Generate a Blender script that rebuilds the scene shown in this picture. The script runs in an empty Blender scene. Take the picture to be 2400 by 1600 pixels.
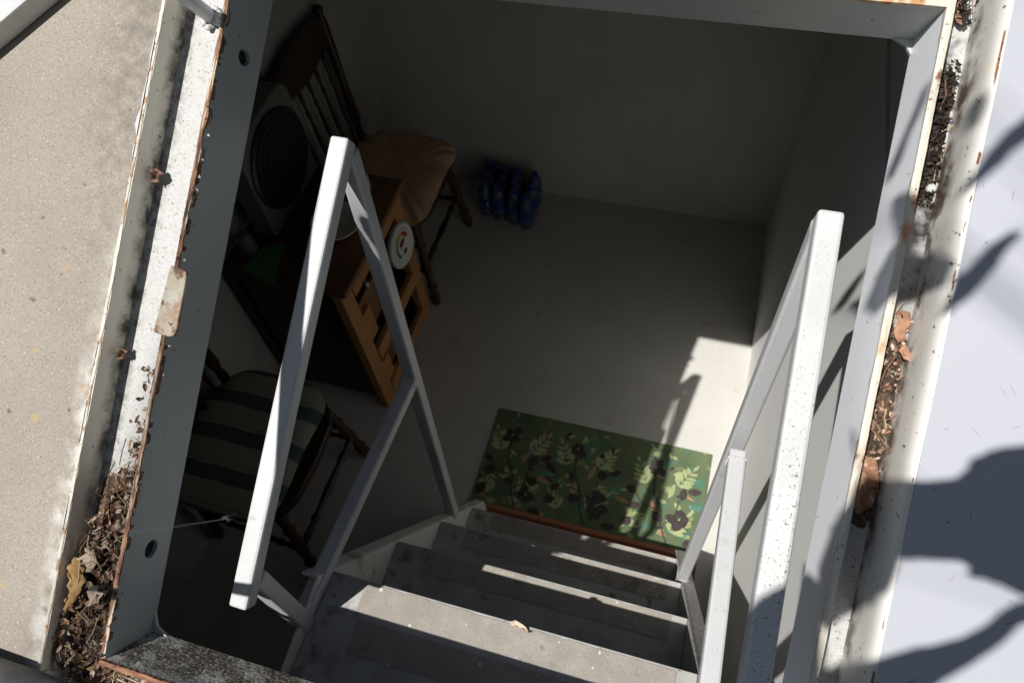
import bpy, bmesh, math, random
from mathutils import Vector, Matrix
random.seed(11)
C = bpy.context.scene
COL = C.collection
R = math.radians

# ------------------------------------------------------------------ camera, light, exposure
TH = R(32.5)                                   # slope of the hatch
O = Vector((0.0, 0.3901, 1.7097))              # origin of the hatch plane (rim level)
EX, ES, EM = Vector((1, 0, 0)), Vector((0, math.cos(TH), math.sin(TH))), Vector((0, -math.sin(TH), math.cos(TH)))
SUN = Vector((0.343, 0.477, -1.0)).normalized()   # direction the sunlight travels

cam_d = bpy.data.cameras.new('camera'); cam = bpy.data.objects.new('camera', cam_d); COL.objects.link(cam)
r_ = Vector((0.9594, 0.2734, -0.0706)); f_ = Vector((-0.2082, 0.5131, -0.8327)).normalized()
r_ = (r_ - f_ * r_.dot(f_)).normalized(); u_ = r_.cross(f_)
cam.matrix_world = Matrix(((r_.x, u_.x, -f_.x, 0), (r_.y, u_.y, -f_.y, 0), (r_.z, u_.z, -f_.z, 2.322), (0, 0, 0, 1)))
cam_d.sensor_width = 36; cam_d.lens = 25.51; cam_d.clip_start = 0.02; cam_d.clip_end = 500
cam_d.dof.use_dof = True; cam_d.dof.focus_distance = 0.9; cam_d.dof.aperture_fstop = 9.0
C.camera = cam

w = bpy.data.worlds.new('World'); C.world = w; w.use_nodes = True
nt = w.node_tree; nt.nodes.clear()
sky = nt.nodes.new('ShaderNodeTexSky'); sky.sky_type = 'NISHITA'; sky.sun_disc = False
sky.sun_elevation = math.asin(-SUN.z); sky.sun_rotation = math.atan2(-SUN.x, -SUN.y)
bg = nt.nodes.new('ShaderNodeBackground'); bg.inputs[1].default_value = 0.05
ou = nt.nodes.new('ShaderNodeOutputWorld')
nt.links.new(sky.outputs[0], bg.inputs[0]); nt.links.new(bg.outputs[0], ou.inputs[0])

sl = bpy.data.lights.new('sun', 'SUN'); sl.energy = 5.0; sl.angle = R(0.53); sl.color = (1.0, 0.97, 0.925)
so = bpy.data.objects.new('sun', sl); COL.objects.link(so); so.location = (-3, -4, 9)
so.rotation_euler = SUN.to_track_quat('-Z', 'Y').to_euler()
vs = C.view_settings; vs.view_transform = 'Standard'; vs.look = 'None'; vs.exposure = 0.14; vs.gamma = 1.0
vs.use_curve_mapping = False
C.render.engine = 'CYCLES'
C.cycles.max_bounces = 10; C.cycles.diffuse_bounces = 6

# ------------------------------------------------------------------ materials
def lin(c):
    return tuple(c) + (1,)

def mat(name, base, rough=0.5, layers=(), bump=None, metallic=0.0, spec=0.5, trans=0.0, ior=1.45, alpha=1.0):
    """Principled material; each layer mixes a colour in where a noise lies over a threshold."""
    m = bpy.data.materials.new(name); m.use_nodes = True
    n = m.node_tree.nodes; L = m.node_tree.links
    b = n['Principled BSDF']
    b.inputs['Roughness'].default_value = rough; b.inputs['Metallic'].default_value = metallic
    b.inputs['Specular IOR Level'].default_value = spec
    if trans: b.inputs['Transmission Weight'].default_value = trans; b.inputs['IOR'].default_value = ior
    tc = n.new('ShaderNodeTexCoord')
    rgb = n.new('ShaderNodeRGB'); rgb.outputs[0].default_value = lin(base)
    cur = rgb.outputs[0]
    for k, ly in enumerate(layers):
        mp = n.new('ShaderNodeMapping'); L.new(tc.outputs['Object'], mp.inputs[0])
        mp.inputs['Scale'].default_value = ly.get('stretch', (1, 1, 1)); mp.inputs['Location'].default_value = (k * 3.7, k * 1.3, 0.7 * k)
        if ly.get('tex', 'noise') == 'noise':
            t = n.new('ShaderNodeTexNoise'); t.inputs['Scale'].default_value = ly['scale']
            t.inputs['Detail'].default_value = ly.get('detail', 4); t.inputs['Roughness'].default_value = ly.get('nr', 0.6)
            t.inputs['Distortion'].default_value = ly.get('distort', 0); src = t.outputs[0]
        else:
            t = n.new('ShaderNodeTexVoronoi'); t.inputs['Scale'].default_value = ly['scale']; src = t.outputs['Distance']
        L.new(mp.outputs[0], t.inputs['Vector'])
        mr = n.new('ShaderNodeMapRange'); mr.inputs[1].default_value = ly['lo']; mr.inputs[2].default_value = ly['hi']
        mr.inputs[4].default_value = ly.get('fac', 1.0)
        L.new(src, mr.inputs[0]); fac = mr.outputs[0]
        for (axis, a, c2) in ly.get('where', ()):             # keep the layer to a band of the object
            sp = n.new('ShaderNodeSeparateXYZ'); L.new(tc.outputs['Object'], sp.inputs[0])
            nz = n.new('ShaderNodeTexNoise'); nz.inputs['Scale'].default_value = ly.get('wob', 14)
            L.new(tc.outputs['Object'], nz.inputs['Vector'])
            ad = n.new('ShaderNodeMath'); ad.operation = 'MULTIPLY_ADD'; L.new(nz.outputs[0], ad.inputs[0])
            ad.inputs[1].default_value = (c2 - a) * 0.8; L.new(sp.outputs['xyz'.index(axis)], ad.inputs[2])
            m2 = n.new('ShaderNodeMapRange'); m2.inputs[1].default_value = a; m2.inputs[2].default_value = c2
            L.new(ad.outputs[0], m2.inputs[0])
            mu = n.new('ShaderNodeMath'); mu.operation = 'MULTIPLY'; L.new(fac, mu.inputs[0]); L.new(m2.outputs[0], mu.inputs[1]); fac = mu.outputs[0]
        mx = n.new('ShaderNodeMix'); mx.data_type = 'RGBA'
        L.new(fac, mx.inputs[0]); L.new(cur, mx.inputs[6]); mx.inputs[7].default_value = lin(ly['col']); cur = mx.outputs[2]
    L.new(cur, b.inputs['Base Color'])
    if bump:
        hs = []
        for (sc, st, dist) in bump:
            t = n.new('ShaderNodeTexNoise'); t.inputs['Scale'].default_value = sc; t.inputs['Detail'].default_value = 5
            L.new(tc.outputs['Object'], t.inputs['Vector'])
            bm_ = n.new('ShaderNodeBump'); bm_.inputs['Strength'].default_value = st; bm_.inputs['Distance'].default_value = dist
            L.new(t.outputs[0], bm_.inputs['Height'])
            if hs: L.new(hs[-1], bm_.inputs['Normal'])
            hs.append(bm_.outputs[0])
        L.new(hs[-1], b.inputs['Normal'])
    return m

speck = lambda sc=220, lo=.70, hi=.74, col=(.05, .04, .03), f=.9: dict(scale=sc, detail=2, lo=lo, hi=hi, col=col, fac=f)
M = {}
M['concrete'] = mat('concrete', (.335, .298, .252), .95, [
    dict(scale=5, detail=6, lo=.42, hi=.70, col=(.26, .229, .19), fac=.7), dict(scale=420, detail=2, lo=.52, hi=.66, col=(.20, .175, .145), fac=.75),
    dict(scale=300, detail=2, lo=.62, hi=.72, col=(.62, .57, .50), fac=.6), dict(scale=60, detail=1, lo=.74, hi=.77, col=(.10, .08, .06), fac=.7),
    dict(scale=38, detail=1, lo=.73, hi=.76, col=(.42, .30, .15), fac=.6),
    dict(scale=26, detail=5, lo=.42, hi=.62, col=(.74, .73, .69), fac=.8, where=(('x', -.655, -.636), ('y', -.02, -.34)), wob=30),
    dict(scale=60, detail=5, lo=.40, hi=.65, col=(.14, .125, .105), fac=.65, where=(('x', -.70, -.645), ('y', .0, .3)), wob=30)],
    bump=[(500, .5, .001), (90, .25, .002)])
M['white_paint'] = mat('white_paint', (.545, .55, .557), .38, [dict(scale=14, lo=.45, hi=.8, col=(.485, .49, .497), fac=.7), dict(scale=30, detail=6, lo=.60, hi=.72, col=(.40, .395, .38), fac=.5), speck(300, .70, .73, (.07, .055, .04)), speck(480, .70, .74, (.14, .11, .09), .8)], bump=[(160, .12, .0006)])
M['white_paint_dirty'] = mat('white_paint_dirty', (.55, .553, .553), .5, [dict(scale=9, lo=.45, hi=.75, col=(.47, .467, .455), fac=.7), dict(speck(330, .635, .68, (.09, .07, .05), .9), where=(('y', .02, -.16),), wob=30), speck(480, .67, .71, (.16, .13, .10), .8), dict(scale=22, lo=.66, hi=.74, col=(.36, .20, .10), fac=.5)], bump=[(160, .2, .0008)])
M['coaming_paint'] = mat('coaming_paint', (.44, .465, .455), .42, [dict(scale=5, lo=.4, hi=.75, col=(.39, .415, .405), fac=.7), speck(110, .72, .745, (.06, .06, .05), .8), dict(scale=16, lo=.66, hi=.74, col=(.28, .28, .26), fac=.5)], bump=[(120, .1, .0006)])
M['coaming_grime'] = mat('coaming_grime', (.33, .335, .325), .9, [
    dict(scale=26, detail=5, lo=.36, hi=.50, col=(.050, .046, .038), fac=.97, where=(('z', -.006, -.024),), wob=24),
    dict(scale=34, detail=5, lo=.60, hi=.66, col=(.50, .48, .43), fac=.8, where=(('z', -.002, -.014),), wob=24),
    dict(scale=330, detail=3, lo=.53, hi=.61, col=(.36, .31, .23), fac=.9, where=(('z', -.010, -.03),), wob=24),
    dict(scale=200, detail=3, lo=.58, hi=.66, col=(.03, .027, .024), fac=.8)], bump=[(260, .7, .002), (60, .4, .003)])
M['gutter_paint'] = mat('gutter_paint', (.48, .478, .472), .6, [dict(scale=60, detail=5, lo=.46, hi=.66, col=(.44, .43, .41), fac=.7), speck(260, .63, .68, (.16, .14, .11), .8), dict(scale=420, detail=2, lo=.56, hi=.66, col=(.33, .32, .30), fac=.7),
    dict(scale=24, lo=.50, hi=.62, col=(.025, .02, .016), fac=1, where=(('x', .16, .19), ('y', .10, .22)), wob=9),
    dict(scale=90, detail=5, lo=.42, hi=.62, col=(.09, .07, .055), fac=.75, where=(('x', -.617, -.630),), wob=50),
    dict(scale=16, lo=.40, hi=.60, col=(.10, .075, .055), fac=.9, where=(('y', -.30, -.44),), wob=14)], bump=[(200, .3, .001)])
M['flange_paint'] = mat('flange_paint', (.80, .745, .65), .5, [dict(scale=30, lo=.62, hi=.70, col=(.30, .16, .07), fac=.8, stretch=(1, .4, 1)), speck(140, .68, .72, (.10, .07, .04)),
    dict(scale=50, detail=5, lo=.40, hi=.62, col=(.06, .045, .03), fac=.9, where=(('z', -.024, -.040),), wob=40)], bump=[(120, .2, .0008)])
M['edge_cream'] = mat('edge_cream', (.74, .68, .57), .6, [dict(scale=40, lo=.55, hi=.64, col=(.40, .20, .08), fac=.85), speck(200, .64, .69, (.10, .06, .03))], bump=[(200, .3, .001)])
M['rim_cream'] = mat('rim_cream', (.62, .575, .48), .55, [dict(scale=34, detail=3, lo=.55, hi=.64, col=(.50, .22, .07), fac=.9, stretch=(1, .45, 1)), dict(scale=48, detail=3, lo=.62, hi=.68, col=(.17, .06, .02), fac=.9), speck(200, .66, .71, (.12, .07, .04))], bump=[(150, .3, .001)])
M['rust'] = mat('rust', (.16, .075, .05), .9, [dict(scale=11, detail=2, lo=.48, hi=.60, col=(.06, .03, .02), fac=.8), dict(scale=120, detail=5, lo=.45, hi=.60, col=(.34, .19, .11), fac=.9, stretch=(1, .25, 1)), dict(scale=110, detail=4, lo=.52, hi=.62, col=(.70, .60, .46), fac=.9, stretch=(2.2, .16, 1)), dict(scale=70, detail=3, lo=.60, hi=.66, col=(.035, .015, .01), fac=.9)], bump=[(260, .8, .002), (80, .6, .003)])
M['rust_near'] = mat('rust_near', (.20, .09, .055), .9, [dict(scale=120, detail=5, lo=.45, hi=.60, col=(.36, .19, .11), fac=.9, stretch=(.25, 1, 1)), dict(scale=90, detail=4, lo=.56, hi=.64, col=(.66, .54, .40), fac=.9, stretch=(.12, 2, 1)), dict(scale=70, detail=3, lo=.60, hi=.66, col=(.035, .015, .01), fac=.9)], bump=[(260, .8, .002)])
M['tab_rust'] = mat('tab_rust', (.62, .55, .42), .8, [dict(scale=30, detail=5, lo=.42, hi=.58, col=(.40, .15, .06), fac=.95), dict(scale=60, detail=5, lo=.52, hi=.62, col=(.20, .085, .06), fac=.9), dict(scale=130, lo=.62, hi=.68, col=(.04, .03, .02), fac=.9), dict(scale=40, lo=.56, hi=.68, col=(.72, .68, .58), fac=.9)], bump=[(160, .6, .002)])
M['plate_paint'] = mat('plate_paint', (.80, .81, .84), .4, [dict(scale=6, lo=.4, hi=.8, col=(.74, .75, .79), fac=.6), speck(90, .725, .745, (.16, .12, .10), .7)], bump=[(90, .08, .0006)])
M['door_paint'] = mat('door_paint', (.435, .447, .492), .45, [dict(scale=4, lo=.4, hi=.8, col=(.405, .418, .462), fac=.6), dict(scale=9, detail=6, lo=.60, hi=.75, col=(.36, .37, .40), fac=.5), speck(70, .735, .755, (.16, .12, .10), .7), dict(scale=18, lo=.70, hi=.75, col=(.42, .40, .40), fac=.5)], bump=[(90, .08, .0006)])
M['door_edge'] = mat('door_edge', (.60, .585, .545), .42, [dict(scale=30, lo=.60, hi=.70, col=(.60, .52, .42), fac=.5), speck(110, .68, .71, (.12, .08, .05)),
    dict(scale=30, detail=5, lo=.45, hi=.58, col=(.08, .05, .035), fac=.95, where=(('z', -.018, -.036),), wob=30),
    dict(scale=22, detail=5, lo=.48, hi=.60, col=(.07, .045, .03), fac=.95, where=(('z', -.004, -.028), ('y', .08, .22)), wob=18)], bump=[(120, .12, .0006)])
M['rust_spot'] = mat('rust_spot', (.27, .12, .055), .9, [dict(scale=160, lo=.48, hi=.6, col=(.14, .055, .025)), dict(scale=110, lo=.58, hi=.66, col=(.66, .55, .42))], bump=[(200, .5, .001)])
M['scuff'] = mat('scuff', (.17, .16, .155), .8, [dict(scale=90, lo=.4, hi=.7, col=(.26, .25, .25))])
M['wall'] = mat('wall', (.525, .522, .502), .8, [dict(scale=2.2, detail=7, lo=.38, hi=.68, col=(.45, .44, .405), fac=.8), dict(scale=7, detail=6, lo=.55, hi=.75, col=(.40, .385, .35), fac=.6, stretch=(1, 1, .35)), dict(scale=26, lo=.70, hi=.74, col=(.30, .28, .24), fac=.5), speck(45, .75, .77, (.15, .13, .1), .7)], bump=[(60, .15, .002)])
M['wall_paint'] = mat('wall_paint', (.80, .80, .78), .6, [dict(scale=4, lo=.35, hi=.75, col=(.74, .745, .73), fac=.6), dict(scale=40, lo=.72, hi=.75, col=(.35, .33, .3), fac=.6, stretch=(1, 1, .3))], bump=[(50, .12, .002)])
M['floor'] = mat('floor', (.525, .512, .478), .8, [dict(scale=3, detail=7, lo=.40, hi=.68, col=(.45, .435, .40), fac=.75), dict(scale=11, detail=6, lo=.60, hi=.72, col=(.36, .32, .26), fac=.5), dict(scale=30, lo=.68, hi=.72, col=(.30, .22, .14), fac=.6), speck(55, .74, .76, (.12, .08, .06), .8), dict(scale=90, detail=1, lo=.78, hi=.80, col=(.9, .88, .8))], bump=[(60, .15, .002)])
M['tread'] = mat('tread', (.40, .397, .38), .6, [dict(scale=8, lo=.40, hi=.65, col=(.27, .262, .245), fac=.8), dict(scale=30, detail=5, lo=.50, hi=.66, col=(.14, .12, .10), fac=.8, where=(('x', -.20, -.29),), wob=20), dict(scale=16, detail=5, lo=.64, hi=.70, col=(.07, .055, .05), fac=.8), speck(210, .68, .72, (.10, .06, .04)), dict(scale=30, lo=.68, hi=.72, col=(.30, .12, .05))], bump=[(140, .3, .001)])
M['grip'] = mat('grip', (.29, .265, .235), .95, [dict(scale=30, lo=.42, hi=.68, col=(.37, .335, .29), fac=.8), dict(scale=420, detail=2, lo=.56, hi=.70, col=(.42, .385, .335), fac=.6), dict(scale=500, detail=1, lo=.58, hi=.70, col=(.18, .165, .145), fac=.6), dict(scale=7, detail=6, lo=.50, hi=.72, col=(.22, .205, .185), fac=.6), dict(scale=80, detail=1, lo=.73, hi=.75, col=(.6, .56, .48)), dict(scale=14, lo=.62, hi=.68, col=(.13, .12, .11), fac=.6)], bump=[(700, .7, .001)])
M['stringer'] = mat('stringer', (.60, .59, .56), .6, [dict(scale=260, detail=3, lo=.46, hi=.58, col=(.22, .19, .155), fac=.85, where=(('x', .22, .29), ('z', .45, .75))), dict(scale=20, lo=.6, hi=.7, col=(.2, .13, .08), fac=.6)], bump=[(220, .5, .001)])
M['dark_wood'] = mat('dark_wood', (.035, .016, .009), .4, [dict(scale=16, lo=.4, hi=.7, col=(.018, .008, .005), stretch=(1, 1, .2))])
M['brown_wood'] = mat('brown_wood', (.065, .03, .015), .5, [dict(scale=20, lo=.4, hi=.7, col=(.05, .02, .01), stretch=(1, .15, 1))])
M['red_wood'] = mat('red_wood', (.14, .04, .018), .5, [dict(scale=18, lo=.4, hi=.7, col=(.12, .035, .015), stretch=(1, 1, .2))])
M['mid_wood'] = mat('mid_wood', (.22, .105, .045), .5, [dict(scale=20, lo=.4, hi=.7, col=(.13, .055, .025), stretch=(1, .15, 1))])
M['orange_wood'] = mat('orange_wood', (.46, .22, .08), .5, [dict(scale=24, lo=.4, hi=.7, col=(.36, .16, .055), stretch=(1, .2, 1)), dict(scale=40, detail=1, lo=.74, hi=.77, col=(.14, .06, .02))])
M['cushion_tan'] = mat('cushion_tan', (.62, .41, .27), .95, [dict(scale=14, lo=.4, hi=.7, col=(.46, .29, .19), fac=.8)], bump=[(200, .4, .001)])
M['fan_plastic'] = mat('fan_plastic', (.15, .147, .137), .5, [dict(scale=9, lo=.4, hi=.7, col=(.12, .117, .11)), dict(scale=30, lo=.6, hi=.7, col=(.10, .095, .085), fac=.6)])
M['left_wall'] = mat('left_wall', (.40, .395, .375), .85, [dict(scale=2.2, detail=7, lo=.38, hi=.68, col=(.32, .315, .295), fac=.8), dict(scale=8, detail=6, lo=.55, hi=.75, col=(.27, .26, .24), fac=.6, stretch=(1, 1, .35))], bump=[(60, .15, .002)])  # wall paint darkened: the dim left side is put into the colour
M['black_grille'] = mat('black_grille', (.008, .010, .011), .45)
M['pale_china'] = mat('pale_china', (.66, .64, .55), .25, [dict(scale=12, lo=.5, hi=.7, col=(.56, .53, .45))])
M['dial_white'] = mat('dial_white', (.74, .73, .69), .35, [dict(scale=20, lo=.5, hi=.7, col=(.68, .67, .63))])
for nm_, c_ in dict(dial_red=(.40, .06, .03), dial_teal=(.03, .25, .25), dial_green=(.22, .36, .05), dial_yellow=(.62, .46, .06), dial_maroon=(.12, .03, .03), dial_grey=(.12, .12, .12)).items():
    M[nm_] = mat(nm_, c_, .5, [dict(scale=80, lo=.5, hi=.7, col=tuple(v * .8 for v in c_))])
M['green_sheet'] = mat('green_sheet', (.025, .15, .045), .7, [dict(scale=12, lo=.4, hi=.7, col=(.025, .15, .05))])
M['blue_label'] = mat('blue_label', (.015, .045, .30), .35, [dict(scale=30, lo=.45, hi=.6, col=(.01, .02, .14)), dict(scale=60, lo=.62, hi=.66, col=(.25, .32, .42))])
M['bottle_plastic'] = mat('bottle_plastic', (.22, .30, .46), .10, [dict(scale=10, lo=.5, hi=.7, col=(.16, .23, .38))], trans=.7, ior=1.33)
M['cap_white'] = mat('cap_white', (.74, .75, .76), .35, [dict(scale=30, lo=.5, hi=.7, col=(.66, .68, .70))])
M['mat_green'] = mat('mat_green', (.12, .155, .08), .95, [dict(scale=8, detail=5, lo=.40, hi=.65, col=(.075, .115, .055), fac=.85), dict(scale=14, detail=3, lo=.58, hi=.64, col=(.05, .19, .15), fac=.6), dict(scale=17, detail=4, lo=.60, hi=.66, col=(.40, .40, .16), fac=.7)], bump=[(500, .8, .001)])
M['mat_red_shaded'] = mat('mat_red_shaded', (.17, .045, .025), .95, [dict(scale=200, lo=.45, hi=.6, col=(.26, .09, .045), fac=.6)], bump=[(400, .8, .002)])  # shaded copy of the border: the stair shadow is put into the colour
M['mat_red_lit'] = mat('mat_red_lit', (.40, .17, .09), .95, [dict(scale=200, lo=.45, hi=.6, col=(.30, .11, .06), fac=.6)], bump=[(400, .8, .002)])  # sunlit copy of the same border, light put into the colour
M['print_dark'] = mat('print_dark', (.045, .036, .034), .95, [dict(scale=90, lo=.5, hi=.65, col=(.075, .058, .055))])
M['print_light'] = mat('print_light', (.36, .40, .21), .95, [dict(scale=60, lo=.45, hi=.65, col=(.24, .31, .15))])
M['print_teal'] = mat('print_teal', (.075, .21, .16), .95, [dict(scale=60, lo=.45, hi=.65, col=(.09, .19, .12))])
M['print_coral'] = mat('print_coral', (.36, .20, .11), .95, [dict(scale=60, lo=.45, hi=.65, col=(.42, .26, .16))])
M['leaf_tan'] = mat('leaf_tan', (.42, .26, .10), .7, [dict(scale=60, detail=5, lo=.45, hi=.62, col=(.28, .155, .055)), dict(scale=140, lo=.64, hi=.68, col=(.10, .05, .02))], bump=[(90, .8, .003)])
M['leaf_pale'] = mat('leaf_pale', (.56, .46, .36), .8, [dict(scale=60, detail=5, lo=.45, hi=.62, col=(.40, .29, .21))], bump=[(110, .7, .002)])
M['leaf_brown'] = mat('leaf_brown', (.25, .145, .095), .8, [dict(scale=70, detail=5, lo=.45, hi=.62, col=(.10, .05, .035))], bump=[(110, .7, .002)])
M['leaf_rust'] = mat('leaf_rust', (.40, .215, .13), .75, [dict(scale=90, detail=6, lo=.42, hi=.60, col=(.27, .13, .075)), dict(scale=170, lo=.58, hi=.66, col=(.52, .36, .25)), dict(scale=60, lo=.66, hi=.69, col=(.09, .045, .03))], bump=[(90, .7, .002)])
M['humus'] = mat('humus', (.055, .038, .026), .95, [dict(scale=90, detail=5, lo=.45, hi=.62, col=(.15, .10, .065))], bump=[(160, 1, .004)])
M['mottled_black'] = mat('mottled_black', (.020, .015, .012), .95, [dict(scale=90, detail=5, lo=.55, hi=.66, col=(.075, .05, .035))], bump=[(160, 1, .004)])  # used for moss at the far gutter and painted shade in the holes
M['straw'] = mat('straw', (.52, .42, .26), .7, [dict(scale=60, lo=.45, hi=.62, col=(.36, .25, .14))])
M['twig'] = mat('twig', (.13, .07, .045), .8, [dict(scale=90, lo=.45, hi=.62, col=(.24, .14, .09))])
M['web'] = mat('web', (.32, .32, .31), .6, [dict(scale=90, lo=.45, hi=.62, col=(.4, .4, .38))])
M['grey_tube'] = mat('grey_tube', (.12, .115, .105), .7, [dict(scale=30, lo=.45, hi=.65, col=(.09, .085, .08))])
M['green_leaf'] = mat('green_leaf', (.05, .10, .03), .5, [dict(scale=20, lo=.45, hi=.65, col=(.035, .075, .02))])
M['bark'] = mat('bark', (.13, .095, .065), .9, [dict(scale=30, lo=.45, hi=.65, col=(.07, .05, .035), stretch=(1, 1, .2))], bump=[(60, .8, .01)])
M['soil'] = mat('soil', (.13, .12, .06), .95, [dict(scale=3, lo=.4, hi=.7, col=(.07, .09, .03)), dict(scale=60, lo=.5, hi=.6, col=(.16, .12, .08), fac=.6)], bump=[(40, .8, .02)])
def striped():
    m = mat('stripe_cloth', (.38, .355, .275), .95, bump=[(260, .4, .001)])
    n = m.node_tree.nodes; L = m.node_tree.links; b = n['Principled BSDF']
    tc = n.new('ShaderNodeTexCoord'); sp = n.new('ShaderNodeSeparateXYZ'); L.new(tc.outputs['Object'], sp.inputs[0])
    nz = n.new('ShaderNodeTexNoise'); nz.inputs['Scale'].default_value = 9; L.new(tc.outputs['Object'], nz.inputs['Vector'])
    a = n.new('ShaderNodeMath'); a.operation = 'MULTIPLY_ADD'; L.new(nz.outputs[0], a.inputs[0]); a.inputs[1].default_value = .012; L.new(sp.outputs[1], a.inputs[2])
    k = n.new('ShaderNodeMath'); k.operation = 'MULTIPLY_ADD'; L.new(a.outputs[0], k.inputs[0]); k.inputs[1].default_value = 1 / .118; k.inputs[2].default_value = 10.16
    fr = n.new('ShaderNodeMath'); fr.operation = 'FRACT'; L.new(k.outputs[0], fr.inputs[0])
    cr = n.new('ShaderNodeValToRGB'); cr.color_ramp.interpolation = 'CONSTANT'
    e = cr.color_ramp.elements; e[0].position = 0; e[0].color = (.085, .112, .122, 1); e[1].position = .38; e[1].color = (.34, .32, .255, 1)
    for p, c in ((.46, (.25, .25, .20, 1)), (.50, (.34, .32, .255, 1)), (.90, (.33, .32, .25, 1)), (.94, (.34, .32, .255, 1))):
        q = e.new(p); q.color = c
    L.new(fr.outputs[0], cr.inputs[0]); L.new(cr.outputs[0], b.inputs['Base Color'])
    return m
M['stripe_cloth'] = striped()

# ------------------------------------------------------------------ mesh helpers
class MB:
    def __init__(s): s.v = []; s.f = []; s.mi = []
    def add(s, vs, fs, mi=0):
        o = len(s.v); s.v += [Vector(v) for v in vs]
        for f in fs: s.f.append([i + o for i in f]); s.mi.append(mi)
    def box(s, lo, hi, mi=0):
        x0, y0, z0 = lo; x1, y1, z1 = hi
        s.add([(x0, y0, z0), (x1, y0, z0), (x1, y1, z0), (x0, y1, z0), (x0, y0, z1), (x1, y0, z1), (x1, y1, z1), (x0, y1, z1)],
              [(0, 3, 2, 1), (4, 5, 6, 7), (0, 1, 5, 4), (1, 2, 6, 5), (2, 3, 7, 6), (3, 0, 4, 7)], mi)
    def bar(s, p, q, wd, ht, up=(0, 0, 1), mi=0):
        p = Vector(p); q = Vector(q); a = (q - p).normalized(); side = a.cross(Vector(up)).normalized(); u = side.cross(a)
        vs = []
        for c in (p, q):
            for (i, j) in ((-1, -1), (1, -1), (1, 1), (-1, 1)): vs.append(c + side * (wd / 2 * i) + u * (ht / 2 * j))
        s.add(vs, [(0, 1, 2, 3), (7, 6, 5, 4), (0, 4, 5, 1), (1, 5, 6, 2), (2, 6, 7, 3), (3, 7, 4, 0)], mi)
    def prism(s, pts, axis, a, b, mi=0):
        """pts: closed polygon in the two other axes, extruded along axis 0/1/2 from a to b"""
        def mk(p, t):
            q = list(p); q.insert(axis, t); return q
        n = len(pts); vs = [mk(p, a) for p in pts] + [mk(p, b) for p in pts]
        fs = [tuple(range(n))[::-1], tuple(range(n, 2 * n))] + [(i, (i + 1) % n, n + (i + 1) % n, n + i) for i in range(n)]
        s.add(vs, fs, mi)
    def lathe(s, prof, base=(0, 0, 0), axis=(0, 0, 1), n=10, mi=0):
        base = Vector(base); ax = Vector(axis).normalized(); a = ax.orthogonal().normalized(); b = ax.cross(a)
        vs = []; fs = []
        for (r, h) in prof:
            for k in range(n):
                t = 2 * math.pi * k / n; vs.append(base + ax * h + (a * math.cos(t) + b * math.sin(t)) * r)
        for i in range(len(prof) - 1):
            for k in range(n):
                k2 = (k + 1) % n; fs.append((i * n + k, i * n + k2, (i + 1) * n + k2, (i + 1) * n + k))
        fs.append(tuple(range(n))[::-1]); fs.append(tuple((len(prof) - 1) * n + k for k in range(n)))
        s.add(vs, fs, mi)
    def rod(s, p, q, r0, r1=None, n=8, mi=0):
        p = Vector(p); q = Vector(q); s.lathe([(r0, 0), (r0 if r1 is None else r1, (q - p).length)], p, q - p, n, mi)
    def turned(s, p, q, r, mi=0, n=8, beads=((.12, 1.0), (.2, .6), (.25, 1.15), (.3, .7), (.5, 1.1), (.72, .7), (.77, 1.15), (.82, .6), (.9, 1.0))):
        p = Vector(p); q = Vector(q); l = (q - p).length
        s.lathe([(r * .8, 0)] + [(r * k, l * t) for t, k in beads] + [(r * .8, l)], p, q - p, n, mi)
    def path(s, pts, r, n=5, mi=0, r1=None):
        for i in range(len(pts) - 1):
            a = r if r1 is None else r + (r1 - r) * i / (len(pts) - 1); b = r if r1 is None else r + (r1 - r) * (i + 1) / (len(pts) - 1)
            s.rod(pts[i], pts[i + 1], a, b, n, mi)
    def build(s, name, mats, parent=None, bevel=0.0, seg=2, smooth=False, solid=0.0, subsurf=0):
        me = bpy.data.meshes.new(name)
        off = Vector((0, 0, 0)); up_ = parent
        while up_ is not None:
            if up_.get('base_at'): off = Vector(up_['base_at'])
            up_ = up_.parent
        me.from_pydata([v - off for v in s.v], [], s.f)
        for m in (mats if isinstance(mats, (list, tuple)) else [mats]): me.materials.append(M[m])
        for p, k in zip(me.polygons, s.mi): p.material_index = k
        bm = bmesh.new(); bm.from_mesh(me); bmesh.ops.recalc_face_normals(bm, faces=bm.faces)
        if bevel: bmesh.ops.bevel(bm, geom=list(bm.edges), offset=bevel, segments=seg, affect='EDGES', profile=.5, clamp_overlap=True)
        bm.to_mesh(me); bm.free()
        if smooth:
            for p in me.polygons: p.use_smooth = True
        o = bpy.data.objects.new(name, me); COL.objects.link(o)
        if parent is not None: o.parent = parent
        if solid:
            md = o.modifiers.new('thick', 'SOLIDIFY'); md.thickness = solid; md.offset = 0
        if subsurf:
            md = o.modifiers.new('sub', 'SUBSURF'); md.levels = md.render_levels = subsurf
        return o

def tag(o, label=None, cat=None, group=None, kind=None):
    for k, v in (('label', label), ('category', cat), ('group', group), ('kind', kind)):
        if v: o[k] = v
    return o

def thing(name, label, cat, loc=(0, 0, 0), group=None, hatch=False):
    o = bpy.data.objects.new(name, None); COL.objects.link(o); o.empty_display_size = .05
    if hatch: o.location = O; o.rotation_euler = (TH, 0, 0)
    else: o.location = loc; o['base_at'] = tuple(loc)
    return tag(o, label, cat, group)

def hatch_obj(o):
    o.location = O; o.rotation_euler = (TH, 0, 0); return o

def struct(name, mb, m, hatch=False, **k):
    o = mb.build(name, m, **k); o['kind'] = 'structure'
    return hatch_obj(o) if hatch else o

def H(x, s, m): return O + EX * x + ES * s + EM * m

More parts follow.
